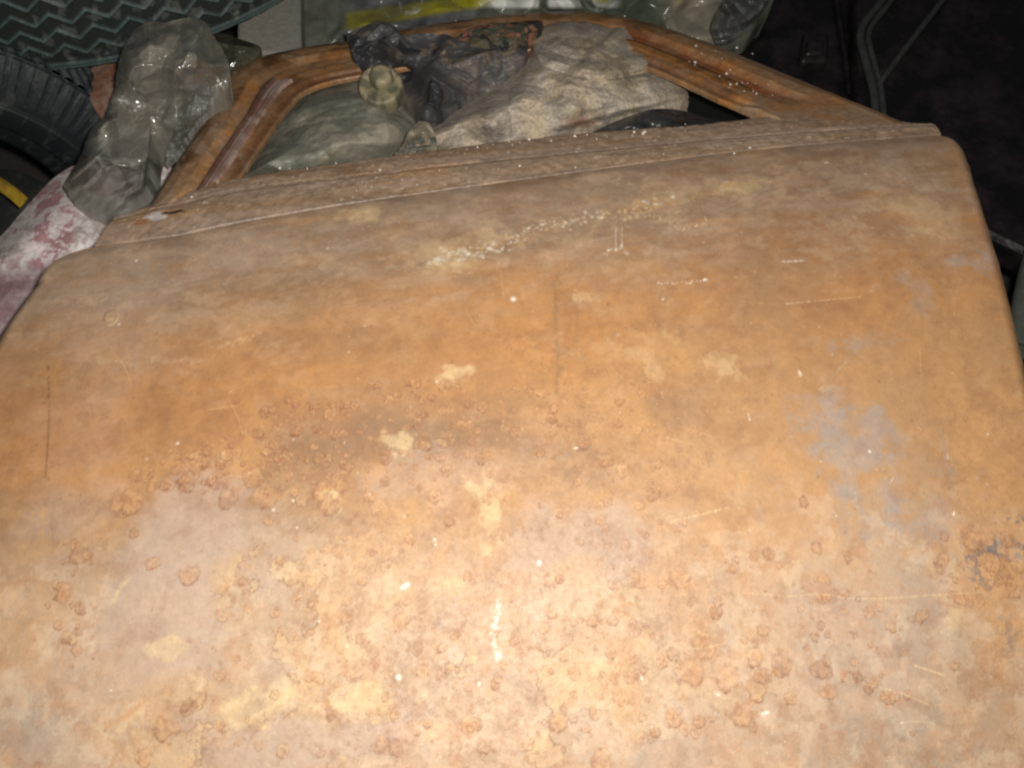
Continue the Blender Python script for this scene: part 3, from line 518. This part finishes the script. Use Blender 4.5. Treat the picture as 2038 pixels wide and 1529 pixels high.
# -- crumpled translucent plastic bag at left, in front of the tyres
FILM = mat('olive_clear_film', attr='col', rough=.17, nscale=30, namt=.15, bump=.2, bscale=40, spec=1.0, coat=1.0, alpha=.82, rvar=.08, bdist=.006)
def filmcol(px, py, x, y, r, cr):
    c = np.broadcast_to(lin(124, 119, 106), px.shape+(3,)); c = M3(c, lin(150, 146, 138), .6*ss(.5, .65, fbm(x*14, y*14, 4, 271))); return M3(c, lin(96, 92, 76), .5*ss(.5, .62, fbm(x*11, y*18, 4, 273)))
lump('clear_bag', [(125, 372), (140, 345), (155, 320), (172, 275), (185, 250), (205, 235), (222, 200), (232, 150), (240, 105), (265, 62), (300, 40), (330, 42), (380, 32), (412, 45), (432, 80), (452, 120), (452, 160), (425, 190), (385, 232), (345, 262), (318, 258), (298, 285), (294, 330), (290, 370), (272, 400), (235, 425), (190, 428), (150, 405)],
     .465, .045, FILM, 'crumpled olive-grey translucent plastic bag beside the rear pillar of the car door', 'plastic bag', amp=.050, f=9, seed=52, colf=filmcol, jag=4, ctr=(300, 215), thick=.05, edge=2, fold=facets, soft=.05, extra=lambda px, py, x, y: (225-py)*.00026+.011*facets(x, y, 30, 77))
lump('plastic_film', [(328, 325), (335, 290), (345, 262), (330, 235), (362, 215), (395, 175), (425, 178), (418, 215), (392, 240), (375, 265), (350, 305)], .452, .01, mat('thin_clear_film', (.26, .26, .23), .16, nscale=30, namt=.2, bump=.6, bscale=40, spec=.7, alpha=.62, rvar=.05, bdist=.006), 'pointed flap of clear shiny plastic film hanging onto the rusty rear pillar', 'plastic film', amp=.034, f=26, seed=57, thick=.01, fold=facets, soft=.05, extra=lambda px, py, x, y: (250-py)*.0004+.012*facets(x, y, 60, 78))
# -- loose film tail lying towards the grey block
lump('plastic_film', [(395, 60), (430, 62), (480, 78), (520, 95), (500, 120), (470, 130), (430, 165), (410, 150)], .40, .012, FILM, 'dark olive plastic film creased between the clear bag and the grey block', 'plastic film', amp=.02, f=16, fold=facets, seed=58, thick=.02, colf=lambda px, py, x, y, r, cr: np.broadcast_to(lin(76, 74, 58), px.shape+(3,)))

# -- red and white woven sack
SACK = mat('woven_polypropylene', attr='col', rough=.6, nscale=160, namt=.25, bump=.2, bscale=200, spec=.3)
def sackcol(px, py, x, y, r, cr):
    c = np.broadcast_to(lin(172, 160, 152), px.shape+(3,)); c = M3(c, lin(158, 104, 106), .7*ss(.48, .6, fbm(x*22+2, y*22, 6, 281)+.08*np.exp(-((px-90)/40)**2-((py-400)/50)**2)))
    u_, v_ = w2l(x, y); wv = (np.sin(u_*2*math.pi/.0035)*np.sin(v_*2*math.pi/.0035))
    c = M3(c, lin(214, 206, 200), .75*ss(.46, .56, fbm(x*60, y*60, 5, 283, .75))); c = M3(c, lin(150, 110, 112), .35*ss(.3, .8, wv)); return M3(c, lin(120, 96, 100), .8*ss(500, 560, py))  # last mix paints the shadow on the sack's lower part into its colour
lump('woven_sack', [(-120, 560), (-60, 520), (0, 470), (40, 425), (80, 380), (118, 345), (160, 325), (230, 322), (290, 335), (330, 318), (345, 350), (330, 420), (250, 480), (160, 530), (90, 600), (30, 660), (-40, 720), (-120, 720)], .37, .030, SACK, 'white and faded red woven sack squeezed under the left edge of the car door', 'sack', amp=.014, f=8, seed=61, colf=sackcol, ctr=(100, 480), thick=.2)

# -- tyres
def tyre(name, label, c, axis, RR, W, kind, group='tyres in the junk heap'):
    root = thing(name, label, 'tyre', tuple(c), group)
    n_ = Vector(axis).normalized(); a = n_.orthogonal().normalized(); b = n_.cross(a); a = np.array(a); b = np.array(b); n_ = np.array(n_)
    th = np.linspace(0, 2*math.pi, 1800, endpoint=False)[:, None]
    def build(nm, prof, n, mt, fn=None):
        p = poly_px([(q[0]*1e4, q[1]*1e4) for q in prof], n)/1e4; w_ = p[:, 0][None]; r_ = p[:, 1][None]+0*th
        hh, cf = fn(th, w_) if fn else (0, None)
        r_ = r_+hh; V = np.array(c)+(r_*np.cos(th))[..., None]*a+(r_*np.sin(th))[..., None]*b+(w_+0*th)[..., None]*n_
        if cf is None: cf = np.broadcast_to(lin(34, 38, 38), V.shape)
        return mesh(nm, V.transpose(1, 0, 2), grid_faces(n, 1800, True), mt, root, {'col': cf.transpose(1, 0, 2).reshape(-1, 3)})
    RUB = mat('dusty_rubber', attr='col', rough=.62, nscale=150, namt=.35, bump=.25, bscale=160, spec=.4)
    h = W/2
    def tread(th, w_):
        lam = .044 if kind == 'zig' else .02; sarc = th*RR; nper = round(2*math.pi*RR/lam); ph = th*nper/(2*math.pi)
        tri = np.abs((ph % 1)-.5)*2; row = .025; q = (w_+.0085*tri*2)/row; d = np.abs((q % 1)-.5)*row
        rid = np.exp(-((d)/.0022)**2)*ss(h-.012, h-.018, np.abs(w_)+0*th)
        edge = np.exp(-((np.abs(w_)-(h-.008))/.0018)**2)+np.exp(-((np.abs(w_)-(h-.0015))/.0018)**2)
        m = np.clip(rid+edge+0*th, 0, 1); n_ = fbm(th*40+0*w_, w_*60+0*th, 4, 291)
        c_ = M3(np.broadcast_to(lin(38, 42, 40), m.shape+(3,)), lin(84, 102, 100), m*(.35+.9*n_)); c_ = M3(c_, lin(90, 92, 86), .6*ss(.55, .7, n_))
        return .0035*m, c_
    def tread2(th, w_):
        nper = round(2*math.pi*RR/.018); ph = th*nper/(2*math.pi)+np.abs(w_)*40; g = np.abs((ph % 1)-.5)*2; m = ss(.35, .55, g)*ss(.0, .004, np.abs(np.abs(w_)-.03)+0*th)
        c_ = M3(np.broadcast_to(lin(30, 36, 37), m.shape+(3,)), lin(74, 84, 82), .8*m*ss(.3, .6, fbm(th*30+0*w_, w_*60+0*th, 4, 293))); return .004*m, c_
    build('tread', [(-h, RR-.006), (-h*.7, RR), (0, RR+.003), (h*.7, RR), (h, RR-.006)], 130 if kind == 'zig' else 90, RUB, tread if kind == 'zig' else tread2)
    def side(th, w_):
        prof_u = np.linspace(0, 1, w_.shape[1])[None]; g = ss(.2, .6, np.sin(th*110+prof_u*6)*.5+.5)*ss(.42, .36, prof_u)*ss(.02, .08, prof_u); ringl = np.exp(-((prof_u-.47)/.012)**2)+np.exp(-((prof_u-.72)/.01)**2)+np.exp(-((prof_u-.05)/.015)**2)
        n_ = fbm(th*30+0*w_, prof_u*9+0*th, 5, 297, .6); m = np.clip(g+ringl+0*th, 0, 1)
        return .004*m, M3(M3(np.broadcast_to(lin(22, 26, 28), m.shape+(3,)), lin(46, 54, 54), .6*m*(.3+n_)), lin(66, 68, 64), .5*ss(.55, .7, n_))
    for sg in (1, -1):
        build('sidewall', [(sg*h, RR-.006), (sg*h*1.12, RR-.03), (sg*h*1.2, RR-.075), (sg*h*1.1, RR-.11), (sg*h*.95, RR-.135), (sg*h*.8, RR-.14)], 50, RUB, side)
    return root
pb = on_z(0, 132, .44)
tyre('tyre', 'big black tyre with raised zigzag tread lying flat at the top left', (pb[0]+.02, pb[1]+.47, .44+.13), (0, -.03, 1), .47, .26, 'zig')
c2 = on_z(-70, 440, .22)
tyre('tyre', 'dark dusty tyre with lugged shoulder standing below the zigzag tyre', (-.83, .97, .21), (.30, -.9, .15), .32, .17, 'lug')

# -- rusty tin edge behind the clear bag
RT = mat('rusty_tin', (.20, .085, .045), .7, nscale=60, namt=.35, bump=.4, col2=(.30, .22, .17))
lump('rusty_can', [(175, 185), (180, 130), (200, 98), (240, 90), (300, 100), (300, 240), (215, 240), (188, 215)], .385, .012, RT, 'rust-brown tin between the two tyres and the clear plastic bag', 'tin', amp=.003, f=9, seed=71, thick=.10)
# -- yellow plastic band at far left
YEL = mat('yellow_plastic', (.42, .26, .02), .45, nscale=60, namt=.3, bump=.1, col2=(.20, .13, .02))
pp = poly_px([(-90, 330), (-30, 345), (10, 372), (50, 402), (90, 445)], 60)
def ribbon(name, pts_px, z, wpx, th_, material, label, cat):
    p = poly_px(pts_px, 60); t_ = np.gradient(p, axis=0); t_ /= np.linalg.norm(t_, axis=1)[:, None]; nn_ = np.stack([-t_[:, 1], t_[:, 0]], 1)
    rows = []
    for u_, dz_ in ((-1, -th_), (-1, 0), (-.9, .002), (0, .003), (.9, .002), (1, 0), (1, -th_)):
        q = p+nn_*u_*wpx/2; rows.append(on_z(q[:, 0], q[:, 1], z+dz_))
    V = np.array(rows); return tag(mesh(name, V, grid_faces(len(rows), 60), material), label, cat)
ribbon('plastic_band', [(-110, 352), (-60, 350), (-10, 362), (20, 380), (48, 404)], .37, 26, .03, YEL, 'curved yellow plastic band poking out left of the woven sack', 'plastic band')
lump('black_tray', [(-120, 330), (0, 335), (60, 350), (120, 395), (80, 470), (0, 520), (-120, 520)], .30, .015, mat('black_plastic_dull', (.02, .022, .02), .5, nscale=40, namt=.4, col2=(.06, .055, .03)), 'dull black tray under the yellow band at the left', 'tray', amp=.01, f=8, seed=75, thick=.1)

# -- grey concrete block at the top
CON = mat('dusty_concrete', (.22, .205, .17), .9, nscale=120, namt=.18, bump=.5, bscale=150, spec=.2)
def block(name, quad, z, depth, material, label, cat, bev=.006):
    P = [on_z(x_, y_, z) for x_, y_ in quad]; V = np.array([*P, *[p-np.array([0, 0, depth]) for p in P]]); n = len(quad)
    fs = [[0, 1, 2, 3], [7, 6, 5, 4]]+[[i, (i+4), ((i+1) % 4)+4, (i+1) % 4] for i in range(4)]
    o = mesh(name, V, np.array(fs), material, smooth=False); m_ = o.modifiers.new('bevel', 'BEVEL'); m_.width = bev; m_.segments = 3; return tag(o, label, cat)
block('concrete_block', [(470, 105), (600, 105), (596, -140), (478, -140)], .36, .12, CON, 'plain grey concrete block behind the corner of the window frame', 'block')

# -- plastic wrapped bundle with yellow print behind the top rail
WRAP = mat('printed_film', attr='col', rough=.22, nscale=60, namt=.2, bump=.35, bscale=50, spec=.6, rvar=.08, bdist=.004)
def wrapcol(px, py, x, y, r, cr):
    c = np.broadcast_to(lin(96, 98, 86), px.shape+(3,)); c = M3(c, lin(66, 72, 58), .8*ss(.45, .6, fbm(x*9, y*9, 4, 301))); c = M3(c, lin(84, 84, 92), .7*ss(640, 760, px)*ss(980, 900, px))
    line = 50-(px-690)*.165; c = M3(c, lin(160, 150, 24), .95*np.exp(-((py-line-(-8))/(15))**4)*ss(680, 700, px)*ss(1230, 1180, px)); band = -8-(px-1000)*.03
    c = M3(c, lin(230, 228, 220), .9*ss(940, 1000, px)*ss(1250, 1190, px)*np.exp(-((py-6)/9)**4)*ss(.42, .5, fbm(x*26, y*26, 3, 303))); c = M3(c, lin(170, 160, 40), .8*ss(1170, 1200, px)*ss(1400, 1330, px)*ss(12, 0, py)*ss(.45, .5, fbm(x*20, y*20, 3, 305)))
    return M3(c, lin(140, 130, 112), .7*ss(1290, 1360, px)*ss(1450, 1400, px))
lump('wrapped_bundle', [(580, -160), (1560, -160), (1545, -20), (1520, 20), (1485, 55), (1430, 82), (1330, 80), (1200, 60), (1050, 60), (900, 70), (760, 95), (640, 110), (590, 105), (578, 20)], .33, .02, WRAP, 'bundle in shiny clear plastic wrap with yellow printing behind the top of the car door', 'bundle', amp=.034, f=11, fold=facets, soft=.05, seed=84, colf=wrapcol, ctr=(1050, -30), thick=.15, extra=lambda px, py, x, y: (0-py)*.0002)

lump('plastic_film', [(1425, 82), (1450, 78), (1482, 58), (1512, 28), (1532, 0), (1560, -50), (1480, -70), (1440, 0), (1415, 50)], .385, .012, mat('shiny_grey_film', (.12, .12, .11), .14, nscale=30, namt=.2, bump=.5, bscale=40, spec=1.0, alpha=.8, rvar=.05, bdist=.006), 'grey shiny plastic film edge hanging from the wrapped bundle over the black tray', 'plastic film', amp=.04, f=20, seed=59, thick=.01, fold=facets, soft=.05, extra=lambda px, py, x, y: (0-py)*.0003)

# -- black panels to the right
BLK = mat('black_plastic', (.006, .0055, .0055), .28, nscale=50, namt=.4, bump=.25, bscale=30, spec=.5, col2=(.020, .013, .014), rvar=.12, bdist=.006)
BLK2 = mat('black_rubber_edge', (.035, .037, .033), .4, nscale=80, namt=.4, bump=.2, spec=.5)
pan = thing('trim_panel', 'large dull black car trim panel with a raised forked seam, right of the window frame', 'trim panel', (.6, 1.1, .30))
def panel_part(name, quad, z, depth, material, parent=None, bev=.012):
    P = [on_z(x_, y_, z) for x_, y_ in quad]; V = np.array([*P, *[p-np.array([0, 0, depth]) for p in P]]); k = len(quad)
    fs = [[0, 1, 2, 3], [7, 6, 5, 4]]+[[i, i+4, ((i+1) % 4)+4, (i+1) % 4] for i in range(4)]
    o = mesh(name, V, np.array(fs), material, parent, smooth=False); m_ = o.modifiers.new('bevel', 'BEVEL'); m_.width = bev; m_.segments = 4; return o
panel_part('panel', [(1705, 340), (2330, 640), (2330, -250), (1700, -250)], .31, .05, BLK, pan)
def tube_part(name, pts, z, r, material, parent=None, n=80):
    p = poly_px(pts, n); V, Fc = tube_np(on_z(p[:, 0], p[:, 1], z), r, 12); return mesh(name, V, Fc, material, parent)
tube_part('seam', [(1790, -60), (1752, 5), (1718, 48), (1712, 75), (1724, 125), (1738, 180), (1745, 260)], .315, .006, BLK2, pan)
tube_part('seam', [(1812, -60), (1770, 5), (1735, 50), (1728, 75), (1740, 125), (1752, 170), (1762, 260)], .315, .0045, BLK2, pan)
tube_part('seam', [(1915, -60), (1875, 0), (1810, 85), (1748, 168)], .316, .0045, BLK2, pan)
tr = thing('plastic_tray', 'shiny black plastic tray with a moulded rounded boss, just outside the sloping pillar', 'tray', (.4, 1.25, .26))
panel_part('base', [(1400, 320), (1700, 330), (1700, -250), (1480, -250)], .27, .04, BLK, tr)
panel_part('boss', [(1592, 120), (1650, 118), (1652, 62), (1598, 60)], .285, .03, BLK, tr, .008)
tube_part('rib', [(1655, -60), (1668, 20), (1680, 100), (1692, 190)], .275, .005, BLK, tr)
panel_part('boss_cap', [(1603, 106), (1640, 105), (1641, 76), (1606, 75)], .292, .02, BLK, tr, .006)
tag(panel_part('black_board', [(1300, 330), (1560, 330), (1560, 150), (1300, 150)], .30, .03, mat('black_board_gloss', (.010, .010, .009), .35, nscale=300, namt=.5, bump=.3, spec=.5, detail=4)), 'flat black board with dust specks seen through the narrow corner of the window frame', 'board')
# -- grey pipe at the right edge
p = poly_px([(1985, 700), (2010, 560), (2045, 430), (2070, 330)], 40)
V, Fc = tube_np(on_z(p[:, 0]+40, p[:, 1], .32), .016, 24); tag(mesh('hose', V, Fc, mat('grey_hose', (.07, .075, .06), .3, nscale=60, namt=.3, bump=.1, spec=.5)), 'grey-green hose lying right of the car door at the picture edge', 'hose')

# -- loose crumbs on the door's frame and sill
def crumbs(name, pts, z_f, r0, r1, material, label, cat):
    Vs, Fs, k = [], [], 0
    for x_, y_ in pts:
        lx, ly = on_door(x_, y_); wx_, wy_ = l2w(lx, ly); r_ = r0+(r1-r0)*R.rand()**2
        o_ = np.array([wx_, wy_, float(surf(lx, ly))+z_f+r_*.4]); b_ = np.array([[1, 0, 0], [-1, 0, 0], [0, 1, 0], [0, -1, 0], [0, 0, 1], [0, 0, -1]])*r_*(.6+.7*R.rand(6, 1)) @ np.array(Matrix.Rotation(R.rand()*6, 3, 'Z'))
        Vs.append(o_+b_); Fs += [[k+a_, k+b__, k+c_] for a_, b__, c_ in ((0, 2, 4), (2, 1, 4), (1, 3, 4), (3, 0, 4), (2, 0, 5), (1, 2, 5), (3, 1, 5), (0, 3, 5))]; k += 6
    o = mesh(name, np.vstack(Vs), np.array(Fs), material, smooth=False); return tag(o, label, cat, kind='stuff')
pts = []
for _ in range(22):
    u_ = R.rand(); pts.append((1380+170*u_+R.randn()*18, 75+110*u_+R.randn()*22+20))
for _ in range(22): u_ = R.rand(); pts.append((520+900*u_, 330-90*u_+R.rand()*14+2))
for _ in range(12): u_ = R.rand(); pts.append((300+1300*u_, 405-125*u_+R.randn()*14))
pts += [(1424, 102), (1466, 96), (1497, 108), (1503, 167), (1436, 118), (1185, 315), (1245, 312), (1460, 307)]
crumbs('grit', pts, .001, .0007, .0022, mat('pale_grit', (.62, .58, .5), .8, nscale=100), 'pale grit and paint crumbs scattered on the rusty window frame and sill', 'grit')
